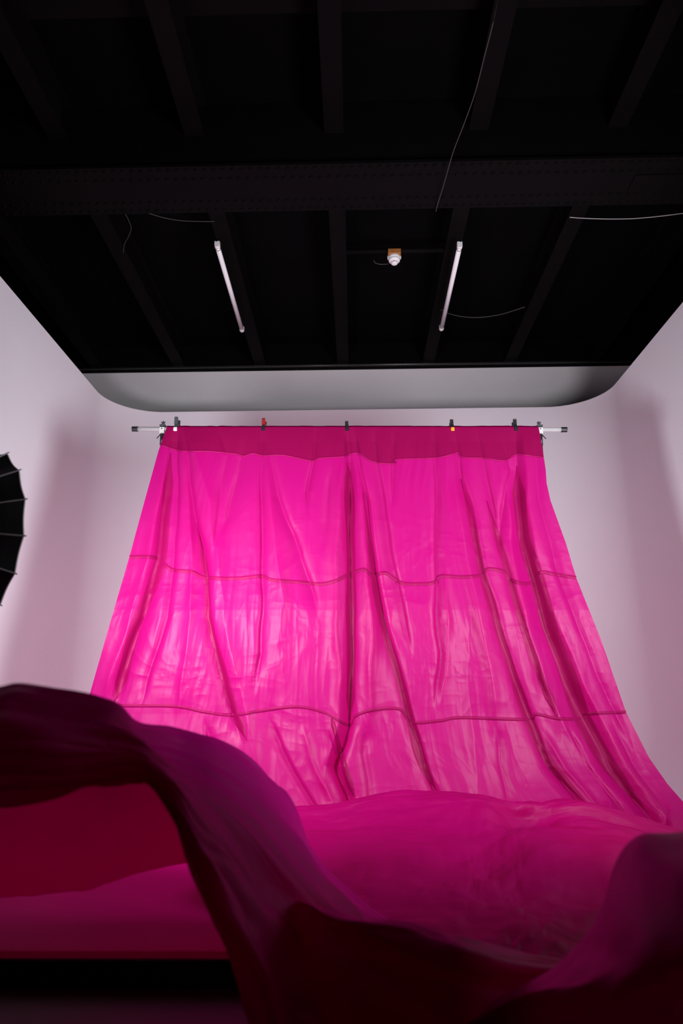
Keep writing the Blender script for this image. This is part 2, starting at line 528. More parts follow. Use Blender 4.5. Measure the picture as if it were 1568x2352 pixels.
def drape_disp(px, py):
    u = (px - edgeL(py)) / (edgeR(py) - edgeL(py))
    v = (py - PY0) / (PY1 - PY0)
    D = fold_disp(px, py)
    low = np.clip((py - 1000) / 500.0, 0, 1)
    D += (0.008 + 0.022 * low) * fbm(u * 9.0 + 3.1, v * 1.1 + 2.0, 2)
    D += (0.004 + 0.010 * low) * fbm(u * 26.0, v * 2.2 + 5.0, 2)
    # crinkles
    D += 0.0032 * np.clip((py - 1080) / 200.0, 0, 1) * ridged(u * 16 + 0.8 * vnoise(u * 8, v * 8), v * 11.0 + 0.9 * vnoise(u * 7 + 4, v * 9), 3)
    # fine pulled streaks that follow the hang of the cloth
    D += 0.0030 * ridged(u * 34 + 1.2 * vnoise(u * 6, v * 5), v * 2.6 + 2.0, 2) * (0.4 + 0.6 * low)
    D += 0.0010 * ridged(u * 60 + 3.0 * v, v * 9.0 + 4.0 * u, 2) * low
    # billowing belly under each seam
    D += 0.02 * np.sin(np.clip((py - 1340) / 300.0, 0, 1) * math.pi) * (0.5 + vnoise(u * 5, v * 2))
    # clips pin the cloth at the bar
    return D * np.clip((py - 975) / 40.0, 0.12, 1)


def drape_pt(px, py, lift=0.0):
    D = drape_disp(px, py)
    return at(px, py, base_depth(px, py) - D - lift)


fab_root = empty('fabric_backdrop', (0.05, 4.3, 0.0))
tag(fab_root, 'hot pink taffeta fabric hung from a crossbar, spreading and billowing over the floor', 'fabric backdrop')
NV, NU = 620, 620
vv = np.linspace(0, 1, NV)[:, None] * np.ones((1, NU))
uu = np.linspace(0, 1, NU)[None, :] * np.ones((NV, 1))
PYg = PY0 + (PY1 - PY0) * vv
PXg = edgeL(PYg) + (edgeR(PYg) - edgeL(PYg)) * uu
P = drape_pt(PXg, PYg)
P[..., 2] = np.maximum(P[..., 2], 0.012)
# over the bar: first rows wrap back over the tube
drape = rel(link('hanging_drape', grid_mesh('hanging_drape', P), M_CLOTH, fab_root), fab_root)

# folded-over header behind the bar (second layer, down to the first seam) incl. wrap over the bar
SEAM1 = [(372, 1022), (415, 1035), (480, 1036), (540, 1042), (560, 1047), (580, 1041), (605, 1046), (650, 1045), (715, 1058), (735, 1052), (790, 1048),
         (805, 1042), (825, 1041), (845, 1055), (865, 1062), (905, 1064), (912, 1055), (1000, 1051), (1040, 1042), (1052, 1040), (1065, 1050),
         (1110, 1052), (1160, 1057), (1185, 1043), (1230, 1048), (1248, 1050)]
SEAM2 = [(297, 1279), (355, 1281), (395, 1308), (440, 1313), (472, 1326), (545, 1328), (600, 1323), (625, 1332), (690, 1337), (735, 1341), (770, 1334),
         (800, 1320), (835, 1308), (855, 1322), (885, 1316), (920, 1338), (960, 1341), (995, 1338), (1012, 1323), (1060, 1325), (1105, 1321),
         (1120, 1307), (1155, 1312), (1170, 1330), (1195, 1339), (1220, 1338), (1240, 1315), (1270, 1318), (1323, 1327)]
SEAM3 = [(201, 1612), (270, 1620), (400, 1622), (470, 1635), (535, 1642), (600, 1632), (680, 1623), (740, 1635), (800, 1665), (815, 1645), (850, 1632),
         (915, 1628), (945, 1658), (1010, 1655), (1060, 1648), (1210, 1652), (1230, 1640), (1280, 1650), (1330, 1650), (1345, 1640), (1437, 1635)]
s1 = np.array(SEAM1, float)
nu = 200
hx = np.linspace(0, 1, nu)
HX = np.linspace(0, 1, 500)
front = []
for t in np.linspace(0, 1, 60):
    xx = edgeL(1020.0) + (edgeR(1020.0) - edgeL(1020.0)) * HX
    yb = np.interp(xx, s1[:, 0], s1[:, 1])
    py = 981 + (yb - 981) * t
    x2 = edgeL(py) + (edgeR(py) - edgeL(py)) * HX
    front.append(drape_pt(x2, py, 0.006))
back = at(edgeL(981.0) + (edgeR(981.0) - edgeL(981.0)) * HX, np.full(500, 981.0), Y_ROD + 0.03)
wrap = []
for a in np.linspace(1, 0, 8)[:-1]:
    w = front[0] * (1 - a) + back * a
    w[:, 2] += 0.010 * math.sin(a * math.pi) + 0.004 * vnoise(HX * 60, HX * 0 + 3)
    wrap.append(w)
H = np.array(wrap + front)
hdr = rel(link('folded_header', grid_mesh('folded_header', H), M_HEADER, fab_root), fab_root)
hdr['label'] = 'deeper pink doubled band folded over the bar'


def seam(pts, w, n=620, lift=0.009):
    S = smooth_poly(pts, n)
    out = []
    for o in (-1, -0.4, 0.4, 1):
        px = S[:, 0]; py = S[:, 1] + o * w
        out.append(drape_pt(px, py, lift if abs(o) < 0.9 else lift * 0.6))
    s = rel(link('seam', grid_mesh('seam', np.array(out)), M_SEAM, drape), fab_root)
    s['label'] = 'dark pink stitched seam'
    return s


seam(SEAM1, 2.4, lift=0.012)
seam(SEAM2, 4.2)
seam(SEAM3, 3.6)


def shaded_pleat(pts, w0, w1):
    """shaded pleat: strip along a fold, with fold shade painted in as darker pink"""
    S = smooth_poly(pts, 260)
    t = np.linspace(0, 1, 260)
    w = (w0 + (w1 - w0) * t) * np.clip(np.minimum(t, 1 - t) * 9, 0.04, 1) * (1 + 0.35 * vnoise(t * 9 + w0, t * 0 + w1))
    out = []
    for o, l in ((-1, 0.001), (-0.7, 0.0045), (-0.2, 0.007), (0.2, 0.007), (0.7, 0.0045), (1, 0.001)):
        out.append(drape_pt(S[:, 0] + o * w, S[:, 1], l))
    return rel(link('shaded_pleat', grid_mesh('shaded_pleat', np.array(out)), M_PLEAT_SHADE, drape), fab_root)


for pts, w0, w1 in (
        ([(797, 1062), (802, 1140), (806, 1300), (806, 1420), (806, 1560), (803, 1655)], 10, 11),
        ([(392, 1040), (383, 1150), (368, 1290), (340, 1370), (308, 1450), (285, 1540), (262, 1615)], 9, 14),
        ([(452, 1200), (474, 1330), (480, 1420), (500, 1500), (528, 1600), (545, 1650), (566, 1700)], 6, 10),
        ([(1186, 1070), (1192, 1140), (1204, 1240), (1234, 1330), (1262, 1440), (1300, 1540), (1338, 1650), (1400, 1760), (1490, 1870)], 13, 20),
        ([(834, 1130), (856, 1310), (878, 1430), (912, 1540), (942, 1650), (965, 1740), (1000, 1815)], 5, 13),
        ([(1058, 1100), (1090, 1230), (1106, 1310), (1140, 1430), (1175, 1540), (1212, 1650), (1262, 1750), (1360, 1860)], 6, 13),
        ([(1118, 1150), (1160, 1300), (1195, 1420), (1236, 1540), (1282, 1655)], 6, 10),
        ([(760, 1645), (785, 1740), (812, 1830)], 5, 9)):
    shaded_pleat(pts, w0, w1)


def sheet(name, ctrl, nv, nu, amp=0.0, fr=(6, 3), amp2=0.0, fr2=(20, 8), seed=0.0, material=None, label=None, zmin=0.012):
    P = surf(ctrl, nv, nu)
    if amp:
        u, v = np.meshgrid(np.linspace(0, 1, nu), np.linspace(0, 1, nv))
        N = grid_normals(P)
        d = amp * fbm(u * fr[0] + seed, v * fr[1] + seed * 2, 3)
        if amp2:
            d = d + amp2 * ridged(u * fr2[0] + seed + vnoise(u * 5, v * 5), v * fr2[1] + vnoise(u * 6 + 3, v * 4), 3)
        P = P + N * d[..., None]
    if zmin is not None:
        P[..., 2] = np.maximum(P[..., 2], zmin)
    o = rel(link(name, grid_mesh(name, P), material or M_CLOTHS, fab_root), fab_root)
    if label: o['label'] = label
    return o


# cloth on the floor in front of the drape: a billow with a crest, then folds running to the viewer
cols_x = [520, 650, 767, 855, 978, 1060, 1118, 1177, 1225, 1300, 1411, 1520, 1640]
crest = [1872, 1850, 1844, 1825, 1815, 1815, 1819, 1848, 1850, 1848, 1868, 1900, 1925]
cY = [3.55, 3.60, 3.62, 3.62, 3.62, 3.62, 3.62, 3.70, 3.74, 3.76, 3.80, 3.80, 3.80]
ctrl = []
ctrl.append([(x, y + 36, Y + 0.45) for x, y, Y in zip(cols_x, crest, cY)])
ctrl.append([(x, y + 6, Y + 0.14) for x, y, Y in zip(cols_x, crest, cY)])
ctrl.append([(x, y, Y) for x, y, Y in zip(cols_x, crest, cY)])
r2 = [40, 40, 40, 40, 42, 40, 36, 40, 44, 30, 24, 26, 26]
ctrl.append([(x, y + d, Y - 0.10) for x, y, Y, d in zip(cols_x, crest, cY, r2)])
r3 = [1935, 1930, 1928, 1922, 1920, 1925, 1920, 1912, 1914, 1912, 1918, 1945, 1965]
ctrl.append([(x, y, Y - 0.30) for x, y, Y in zip(cols_x, r3, cY)])
r4 = [1985, 1980, 1975, 1965, 1965, 1968, 1970, 1965, 1960, 1962, 1965, 1985, 2000]
ctrl.append([(x, y, 3.02) for x, y in zip(cols_x, r4)])
r5 = [2030, 2025, 2030, 2035, 2040, 2042, 2045, 2045, 2045, 2045, 2040, 2050, 2060]
ctrl.append([(x, y, 2.62) for x, y in zip(cols_x, r5)])
front_x = [max(x, 660 + 0.2 * (x - 520)) for x in cols_x]
ctrl.append([(x, 2110 + 0.01 * x, 2.32) for x in front_x])
ctrl.append([(x, 2190 + 0.01 * x, 2.06) for x in front_x])
ctrl.append([(x, 2300, 1.82) for x in front_x])
sheet('floor_billow', ctrl, 420, 420, 0.042, (5, 8), 0.0042, (10, 14), 1.7, M_CLOTHB, None)

# swag of cloth hanging close to the viewer between the left wave and the right fold
tp = [(668, 2230, 1.90), (666, 2130, 1.85), (676, 2074, 1.79), (706, 2068, 1.71), (748, 2082, 1.64), (826, 2108, 1.58), (900, 2128, 1.56), (980, 2150, 1.54), (1060, 2170, 1.52), (1150, 2188, 1.60),
      (1240, 2196, 1.74), (1330, 2204, 1.84), (1430, 2212, 1.90)]
sheet('near_swag', [[(x, y + 70, Y + 0.42) for x, y, Y in tp], [(x, y + 10, Y + 0.13) for x, y, Y in tp], tp, [(x, y + 26, Y - 0.05) for x, y, Y in tp],
                    [(x, y + 90, Y - 0.03) for x, y, Y in tp], [(x, y + 190, Y - 0.05) for x, y, Y in tp], [(x, y + 330, Y - 0.02) for x, y, Y in tp],
                    [(x, y + 460, Y + 0.02) for x, y, Y in tp]], 220, 260, 0.030, (3, 6), 0.0, (1, 1), 6.1, M_CLOTHS, 'shadowed swag of cloth near the viewer')

# raised wave on the left: crest (far) -> hem (near)
#        crest            A                 B (valley)        C (strip ridge)    hem
secs = [
    ((-260, 1640, 1.30), (-260, 1700, 1.22), (-260, 1770, 1.22), (-260, 1830, 1.26), (-260, 1885, 1.32)),
    ((-120, 1610, 1.36), (-120, 1670, 1.24), (-120, 1740, 1.24), (-120, 1810, 1.30), (-120, 1868, 1.36)),
    ((0, 1587, 1.42), (0, 1640, 1.28), (0, 1710, 1.26), (0, 1790, 1.34), (0, 1852, 1.42)),
    ((60, 1580, 1.46), (85, 1640, 1.33), (110, 1710, 1.31), (110, 1790, 1.40), (110, 1836, 1.47)),
    ((190, 1603, 1.52), (200, 1650, 1.42), (215, 1710, 1.40), (225, 1775, 1.47), (228, 1817, 1.53)),
    ((262, 1624, 1.56), (275, 1665, 1.48), (290, 1715, 1.46), (305, 1765, 1.51), (315, 1804, 1.56)),
    ((312, 1664, 1.66), (330, 1705, 1.55), (345, 1745, 1.50), (358, 1785, 1.53), (362, 1820, 1.58)),
    ((400, 1671, 1.86), (412, 1745, 1.72), (408, 1800, 1.58), (402, 1840, 1.52), (412, 1885, 1.57)),
    ((495, 1698, 1.96), (500, 1795, 1.80), (470, 1860, 1.66), (442, 1910, 1.53), (440, 1958, 1.57)),
    ((580, 1745, 2.05), (585, 1860, 1.88), (540, 1945, 1.72), (482, 1985, 1.55), (458, 2020, 1.57)),
    ((637, 1798, 2.12), (650, 1930, 1.92), (595, 2025, 1.76), (525, 2065, 1.56), (482, 2095, 1.57)),
    ((675, 1847, 2.20), (708, 1985, 1.96), (650, 2090, 1.80), (570, 2130, 1.57), (512, 2165, 1.56)),
    ((716, 1945, 2.22), (765, 2050, 1.98), (700, 2150, 1.80), (618, 2200, 1.57), (540, 2240, 1.54)),
    ((800, 2035, 2.20), (830, 2115, 1.98), (745, 2215, 1.78), (662, 2280, 1.55), (568, 2330, 1.50)),
    ((905, 2115, 2.14), (890, 2190, 1.95), (785, 2290, 1.72), (700, 2370, 1.50), (600, 2430, 1.45)),
    ((1000, 2185, 2.05), (950, 2280, 1.88), (830, 2380, 1.64), (740, 2470, 1.45), (640, 2540, 1.38)),
]
ctrl = [[s[k] for s in secs] for k in range(5)]
behind = [(c[0], c[1] + 22, c[2] + 0.14) for c in ctrl[0]]
sheet('raised_wave', [behind] + ctrl, 340, 560, 0.034, (2.6, 7), 0.009, (2.2, 6), 4.2, M_CLOTHS, 'wave of cloth thrown up in the foreground')
# far slope of that wave, hanging behind the flap
hemL = [(-240, 2075, 2.25), (-80, 2062, 2.25), (0, 2055, 2.25), (100, 2050, 2.25), (200, 2040, 2.25), (290, 2010, 2.27), (440, 1978, 2.28), (560, 1962, 2.30), (640, 1960, 2.34)]
topL = [(-240, 1662, 1.42), (-80, 1618, 1.50), (0, 1606, 1.56), (100, 1606, 1.62), (200, 1622, 1.68), (290, 1655, 1.74), (440, 1690, 2.02), (560, 1745, 2.12), (640, 1815, 2.22)]
m1 = [(t[0], t[1] * 0.62 + h[1] * 0.38, t[2] * 0.45 + h[2] * 0.55) for t, h in zip(topL, hemL)]
m2 = [(t[0], t[1] * 0.28 + h[1] * 0.72, t[2] * 0.12 + h[2] * 0.88) for t, h in zip(topL, hemL)]
sheet('wave_far_side', [topL, m1, m2, hemL], 120, 260, 0.03, (5, 2), 0.0, (1, 1), 9.4, M_CLOTHS, 'far side of the wave hanging to a hem')

# cloth lying flat on the left part of the floor, its hem along the platform edge
xs = np.linspace(-2.3, 0.9, 9)
Pf = np.array([[(x, y, 0.016) for x in xs] for y in np.linspace(4.2, 2.175, 8)])
A = np.swapaxes(cr_eval(np.swapaxes(cr_eval(Pf, np.linspace(0, 7, 160)), 0, 1), np.linspace(0, 8, 200)), 0, 1)
gx, gy = np.meshgrid(np.linspace(0, 1, 200), np.linspace(0, 1, 160))
A[..., 2] += 0.012 * np.clip(fbm(gx * 5, gy * 4, 3) + 0.3, 0, 1) * np.clip((1 - gy) * 8, 0, 1)
rel(link('floor_spread', grid_mesh('floor_spread', A), M_CLOTHF, fab_root), fab_root)

# lump of cloth close on the right
cr = [(1760, 1880, 1.22), (1650, 1892, 1.26), (1568, 1905, 1.30), (1485, 1915, 1.36), (1432, 1945, 1.42), (1396, 2000, 1.46), (1370, 2080, 1.50), (1338, 2150, 1.54),
      (1288, 2220, 1.56), (1215, 2268, 1.56), (1090, 2320, 1.54), (940, 2390, 1.50)]
lo = [(1760, 2120, 1.02), (1680, 2150, 1.03), (1600, 2175, 1.05), (1530, 2200, 1.08), (1470, 2220, 1.12), (1420, 2238, 1.17), (1370, 2250, 1.24), (1320, 2262, 1.32),
      (1265, 2275, 1.40), (1195, 2305, 1.46), (1075, 2365, 1.47), (930, 2440, 1.45)]
mid = [((a[0] * 0.55 + b[0] * 0.45), (a[1] * 0.55 + b[1] * 0.45), min(a[2], b[2]) * 0.6 + max(a[2], b[2]) * 0.4 - 0.03) for a, b in zip(cr, lo)]
bh = [(a[0] + 20, a[1] + 26, a[2] + 0.14) for a in cr]
bh2 = [(a[0] + 40, a[1] + 120, a[2] + 0.40) for a in cr]
dn = [(b[0] - 10, b[1] + 70, b[2] + 0.12) for b in lo]
dn2 = [(b[0] - 40, b[1] + 190, b[2] + 0.14) for b in lo]
sheet('near_fold', [bh2, bh, cr, mid, lo, dn, dn2], 220, 260, 0.020, (4, 4), 0.0, (1, 1), 2.9, M_CLOTHS, 'blurred fold of cloth nearest the viewer')


# ------------------------------------------------------------------ crossbar, stands, clips
pL, pR = at(305, 985.5, Y_ROD), at(1300, 987, Y_ROD)
pL, pR = Vector(pL), Vector(pR)
rod_r = 0.0155
bar = empty('crossbar', pL)
tag(bar, 'silver tubular crossbar with black end caps carrying the pink fabric', 'crossbar')
dirv = (pR - pL).normalized()
bm = bmesh.new(); bm_tube(bm, [pL + dirv * 0.01, pR - dirv * 0.01], rod_r, 20)
rel(from_bm('tube', bm, M_CHROME, bar, True), bar)
for p, s in ((pL, 1), (pR, -1)):
    bm = bmesh.new(); bm_tube(bm, [p - dirv * s * 0.004, p + dirv * s * 0.036], rod_r * 1.18, 16)
    rel(from_bm('end_cap', bm, M_PLASTIC, bar), bar)


def stand(px, py, name, label, foot_rot):
    c = Vector(at(px, py, Y_ROD))
    root = empty(name, (c.x, c.y, 0.0))
    tag(root, label, 'light stand', 'backdrop stands')
    yb = c.y + 0.0
    top = c.z - 0.035
    for nm, z0, z1, r in (('lower_tube', 0.16, 1.05, 0.0165), ('middle_tube', 1.02, 1.85, 0.014), ('upper_tube', 1.82, top, 0.0115)):
        bm = bmesh.new(); bm_tube(bm, [(c.x, yb, z0), (c.x, yb, z1)], r, 14)
        rel(from_bm(nm, bm, M_PLASTIC, root, True), root)
    for z in (1.04, 1.84):
        bm = bmesh.new(); bm_tube(bm, [(c.x, yb, z - 0.03), (c.x, yb, z + 0.03)], 0.021, 12)
        bm_tube(bm, [(c.x, yb, z), (c.x + 0.05 * (1 if px > 800 else -1), yb, z)], 0.006, 8)
        rel(from_bm('lock_collar', bm, M_PLASTIC, root), root)
    bm = bmesh.new(); bm_tube(bm, [(c.x, yb, 0.60), (c.x, yb, 0.66)], 0.026, 12)
    rel(from_bm('leg_collar', bm, M_PLASTIC, root), root)
    for k in range(3):
        a = foot_rot + k * 2 * math.pi / 3
        d = Vector((math.cos(a), math.sin(a), 0))
        bm = bmesh.new(); bm_tube(bm, [Vector((c.x, yb, 0.63)) + d * 0.02, Vector((c.x, yb, 0.012)) + d * 0.34], 0.010, 8)
        leg = rel(from_bm('leg', bm, M_PLASTIC, root), root)
        bm = bmesh.new(); bm_tube(bm, [Vector((c.x, yb, 0.13)) + d * 0.0, Vector((c.x, yb, 0.26)) + d * 0.205], 0.006, 6)
        rel(from_bm('brace', bm, M_PLASTIC, root), root)
    # bracket around the bar
    bm = bmesh.new()
    bm_box(bm, (c.x - 0.016, yb - 0.024, c.z - 0.036), (c.x + 0.016, yb + 0.024, c.z - 0.0165))
    bm_box(bm, (c.x - 0.016, yb - 0.026, c.z - 0.036), (c.x + 0.016, yb - 0.0175, c.z + 0.006))
    bm_box(bm, (c.x - 0.016, yb + 0.0175, c.z - 0.036), (c.x + 0.016, yb + 0.026, c.z + 0.018))
    br = rel(from_bm('bracket', bm, M_WHITEM, root), root)
    bm = bmesh.new(); bm_tube(bm, [(c.x, yb - 0.0275, c.z - 0.004), (c.x, yb - 0.0262, c.z - 0.004)], 0.0045, 8)
    rel(from_bm('screw', bm, M_PLASTIC, br), root)
    bm = bmesh.new()
    bm_box(bm, (c.x - 0.019, yb - 0.022, c.z + 0.016), (c.x + 0.019, yb + 0.022, c.z + 0.030))
    bm_tube(bm, [(c.x, yb, c.z + 0.028), (c.x, yb, c.z + 0.058)], 0.006, 8)
    rel(from_bm('clamp_jaw', bm, M_GREYPL, root), root)
    bm = bmesh.new()
    for s in (-1, 0, 1):
        bm_tube(bm, [(c.x, yb, c.z + 0.036), (c.x + 0.014 * s, yb - 0.002, c.z + 0.062 - 0.006 * abs(s))], [0.005, 0.003], 6)
    rel(from_bm('wing_knob', bm, M_PLASTIC, root), root)
    # socket below the bracket with its T-handle
    sgn = 1 if px > 800 else -1
    bm = bmesh.new(); bm_tube(bm, [(c.x, yb, c.z - 0.115), (c.x, yb, c.z - 0.036)], [0.0155, 0.0165], 12)
    so = rel(from_bm('socket', bm, M_PLASTIC, root, True), root)
    bm = bmesh.new(); bm_tube(bm, [(c.x + sgn * 0.012, yb - 0.01, c.z - 0.042), (c.x + sgn * 0.032, yb - 0.02, c.z - 0.075)], 0.0035, 6)
    rel(from_bm('tightening_handle', bm, M_PLASTIC, so), root)
    return root


stand(374, 986, 'backdrop_stand', 'black backdrop stand under the left end of the silver crossbar', math.pi / 2)
stand(1238.5, 987, 'backdrop_stand', 'black backdrop stand under the right end of the silver crossbar', math.pi / 2)


def clip(px, top_py, lean, label, mh, mt, ml=None, tip_px=8):
    """spring clamp gripping fabric and bar: two handles up, two jaws down"""
    c = Vector(at(px, 986, Y_ROD))
    ztop = float(at(px, top_py, Y_ROD - 0.04)[2])
    h = ztop - c.z
    root = empty('spring_clamp', (c.x, c.y, c.z))
    tag(root, label, 'clamp', 'spring clamps along the crossbar')
    w = 0.0105
    for s in (-1, 1):                     # front and rear lever
        prof = [(0.024, -0.010), (0.0225, 0.012), (0.012, 0.030), (0.026, h * 0.72), (0.030, h if s < 0 else h * 0.93)]
        bm = bmesh.new()
        rings = []
        for i, (yy, zz) in enumerate(prof):
            ww = w * (1.15 if i < 2 else 1.0 if i < 4 else 0.8)
            ox = lean * max(zz, 0) + (0.0015 * s if i > 2 else 0)
            t = 0.0045
            rings.append([bm.verts.new((c.x + ox + sx * ww, c.y + s * (yy + sy * t), c.z + zz)) for sx, sy in ((-1, -1), (1, -1), (1, 1), (-1, 1))])
        for a, b in zip(rings, rings[1:]):
            for k in range(4):
                bm.faces.new((a[k], a[(k + 1) % 4], b[(k + 1) % 4], b[k]))
        bm.faces.new(rings[0]); bm.faces.new(rings[-1])
        lv = rel(from_bm('lever', bm, ml or M_PLASTIC, root), root)
        bm = bmesh.new()                  # grip sleeve on the handle
        bm_box(bm, (c.x + lean * h * 0.66 - w * 1.06 + 0.0015 * s, c.y + s * 0.026 - 0.0075, c.z + h * 0.36),
               (c.x + lean * h * 0.66 + w * 1.06 + 0.0015 * s, c.y + s * 0.026 + 0.0075, c.z + (h if s < 0 else h * 0.93) + 0.003))
        rel(from_bm('grip', bm, mh, lv), root)
        bm = bmesh.new()                  # jaw pad
        vs = bm_box(bm, (c.x - w * 1.15, c.y + s * 0.024 - 0.007, c.z - 0.022), (c.x + w * 1.15, c.y + s * 0.024 + 0.007, c.z + 0.004))
        bmesh.ops.bevel(bm, geom=list(bm.edges), offset=0.003, segments=1, affect='EDGES')
        rel(from_bm('jaw_pad', bm, mt, lv), root)
    bm = bmesh.new(); bm_tube(bm, [(c.x - w * 1.3, c.y, c.z + 0.030), (c.x + w * 1.3, c.y, c.z + 0.030)], 0.0065, 10)
    rel(from_bm('spring', bm, M_RIB, root), root)
    return root


clip(404.5, 957, 0.10, 'dark grey spring clamp with a white jaw tip, leftmost on the crossbar', M_GREYPL, M_WHITEP, M_GREYPL)
clip(605.5, 960, 0.05, 'red handled black spring clamp on the crossbar', M_RED, M_PLASTIC)
clip(796.5, 967, 0.0, 'plain black spring clamp at the middle of the crossbar', M_PLASTIC, M_PLASTIC)
clip(1038, 963, -0.10, 'black spring clamp with an orange jaw tip on the crossbar', M_PLASTIC, M_ORANGE)
clip(1183, 962, -0.12, 'black two-handled spring clamp nearest the right end of the crossbar', M_PLASTIC, M_PLASTIC)


# ------------------------------------------------------------------ fluorescent tubes
def fluoro(pn, pf, label):
    zt = CAM_Z + 3.60
    a = Vector(at_z(*pn, zt)); b = Vector(at_z(*pf, zt))
    root = empty('fluorescent_tube_light', a)
    tag(root, label, 'tube light', 'bare fluorescent tubes under the ceiling')
    d = (b - a).normalized()
    r = 0.0205
    bm = bmesh.new(); bm_tube(bm, [a + d * 0.055, b - d * 0.05], r, 20)
    rel(from_bm('tube', bm, M_TUBE, root, True), root)
    for p, s in ((a, 1), (b, -1)):
        bm = bmesh.new(); bm_tube(bm, [p + d * s * 0.040, p + d * s * 0.058], r * 1.02, 20)
        rel(from_bm('metal_cap', bm, M_CHROME, root, True), root)
        bm = bmesh.new(); bm_tube(bm, [p + d * s * 0.030, p + d * s * 0.041], r * 0.7, 12)
        rel(from_bm('contact', bm, M_PLASTIC, root), root)
        bm = bmesh.new(); bm_tube(bm, [p, p + d * s * 0.012, p + d * s * 0.031], [r * 0.85, r * 1.12, r * 1.12], 16)
        bm_box(bm, (p.x - r, min(p.y, (p + d * s * 0.03).y), p.z), (p.x + r, max(p.y, (p + d * s * 0.03).y), p.z + 0.035))
        rel(from_bm('lampholder', bm, M_WHITEP, root), root)
    bm = bmesh.new()
    x, y, _ = frame_for(d)
    up = Vector((0, 0, 1))
    side = d.cross(up).normalized()
    vs = []
    for p in (a, b):
        vs.append([bm.verts.new(p + side * sx * 0.013 + up * z) for sx, z in ((-1, 0.030), (1, 0.030), (1, 0.055), (-1, 0.055))])
    for k in range(4):
        bm.faces.new((vs[0][k], vs[0][(k + 1) % 4], vs[1][(k + 1) % 4], vs[1][k]))
    bm.faces.new(vs[0]); bm.faces.new(vs[1])
    rel(from_bm('batten', bm, M_STEEL, root), root)
    for t in (0.12, 0.88):
        p = a.lerp(b, t)
        bm = bmesh.new(); bm_tube(bm, [p + up * 0.05, Vector((p.x, p.y, H_D))], 0.004, 6)
        rel(from_bm('suspension_rod', bm, M_PLASTIC, root), root)
    return root


fluoro((498, 562), (556, 760), 'white unlit fluorescent tube hanging left of the smoke detector')
fluoro((1056, 563), (1013, 757), 'white unlit fluorescent tube hanging right of the smoke detector')

# conduit between two joists, smoke detector on its wooden block
cz = CAM_Z + 3.69
c0 = Vector(at_z(905, 590, cz))
bm = bmesh.new(); bm_tube(bm, [(xj[4] - 0.02, c0.y, cz + 0.06), (xj[5] + 0.02, c0.y, cz + 0.06)], 0.02, 12)
cnd = tag(from_bm('conduit', bm, M_STEEL, None, True), 'black conduit between two joists carrying the smoke detector', 'conduit')
sd = empty('smoke_detector', (c0.x, c0.y, cz))
tag(sd, 'small round white smoke detector on a brown wooden block', 'smoke detector')
bm = bmesh.new(); bm_box(bm, (c0.x - 0.055, c0.y - 0.055, cz + 0.0), (c0.x + 0.055, c0.y + 0.055, cz + 0.045))
bmesh.ops.bevel(bm, geom=list(bm.edges), offset=0.003, segments=1, affect='EDGES')
rel(from_bm('wooden_block', bm, M_WOOD, sd), sd)
T = Matrix.Translation((c0.x, c0.y, cz))
bm = bmesh.new(); bm_lathe(bm, [(0.050, -0.001), (0.052, -0.006), (0.052, -0.020), (0.049, -0.023)], 28, T)
rel(from_bm('base', bm, M_WHITEP, sd, False), sd)
bm = bmesh.new(); bm_lathe(bm, [(0.046, -0.022), (0.050, -0.028), (0.048, -0.042), (0.040, -0.050), (0.031, -0.052)], 28, T)
rel(from_bm('body', bm, M_WHITEP, sd, True), sd)
bm = bmesh.new(); bm_lathe(bm, [(0.025, -0.050), (0.025, -0.060)], 24, T)
rel(from_bm('sensor_chamber', bm, M_PLASTIC, sd), sd)
bm = bmesh.new(); bm_lathe(bm, [(0.026, -0.060), (0.029, -0.062), (0.026, -0.070), (0.016, -0.074)], 24, T)
rel(from_bm('cap', bm, M_WHITEP, sd, True), sd)
for k in range(8):
    a = k * math.pi / 4 + 0.2
    bm = bmesh.new(); bm_box(bm, (c0.x + 0.0275 - 0.003, c0.y - 0.005, cz - 0.062), (c0.x + 0.0275 + 0.003, c0.y + 0.005, cz - 0.051),
                             Matrix.Rotation(a, 3, 'Z'), (c0.x, c0.y, cz))
    rel(from_bm('vent_rib', bm, M_WHITEP, sd), sd)
for s in (-1, 1):
    bm = bmesh.new(); bm_box(bm, (c0.x + s * 0.054 - 0.004, c0.y - 0.012, cz - 0.022), (c0.x + s * 0.054 + 0.004, c0.y + 0.002, cz + 0.002))
    rel(from_bm('side_clip', bm, M_WHITEP, sd), sd)


# ------------------------------------------------------------------ loose cables
def cable(pts, z, label, m, r=0.0035, n=40, ends=()):
    S = smooth_poly([p[:2] for p in pts], n)
    zz = np.interp(np.linspace(0, 1, n), np.linspace(0, 1, len(z)), z) if isinstance(z, (list, tuple)) else np.full(n, z)
    Q = [Vector(q) for q in at_z(S[:, 0], S[:, 1], zz)]
    bm = bmesh.new(); bm_tube(bm, Q, r, 6)
    return tag(from_bm('cable', bm, m, None, True), label, 'cable', 'loose cables under the ceiling')


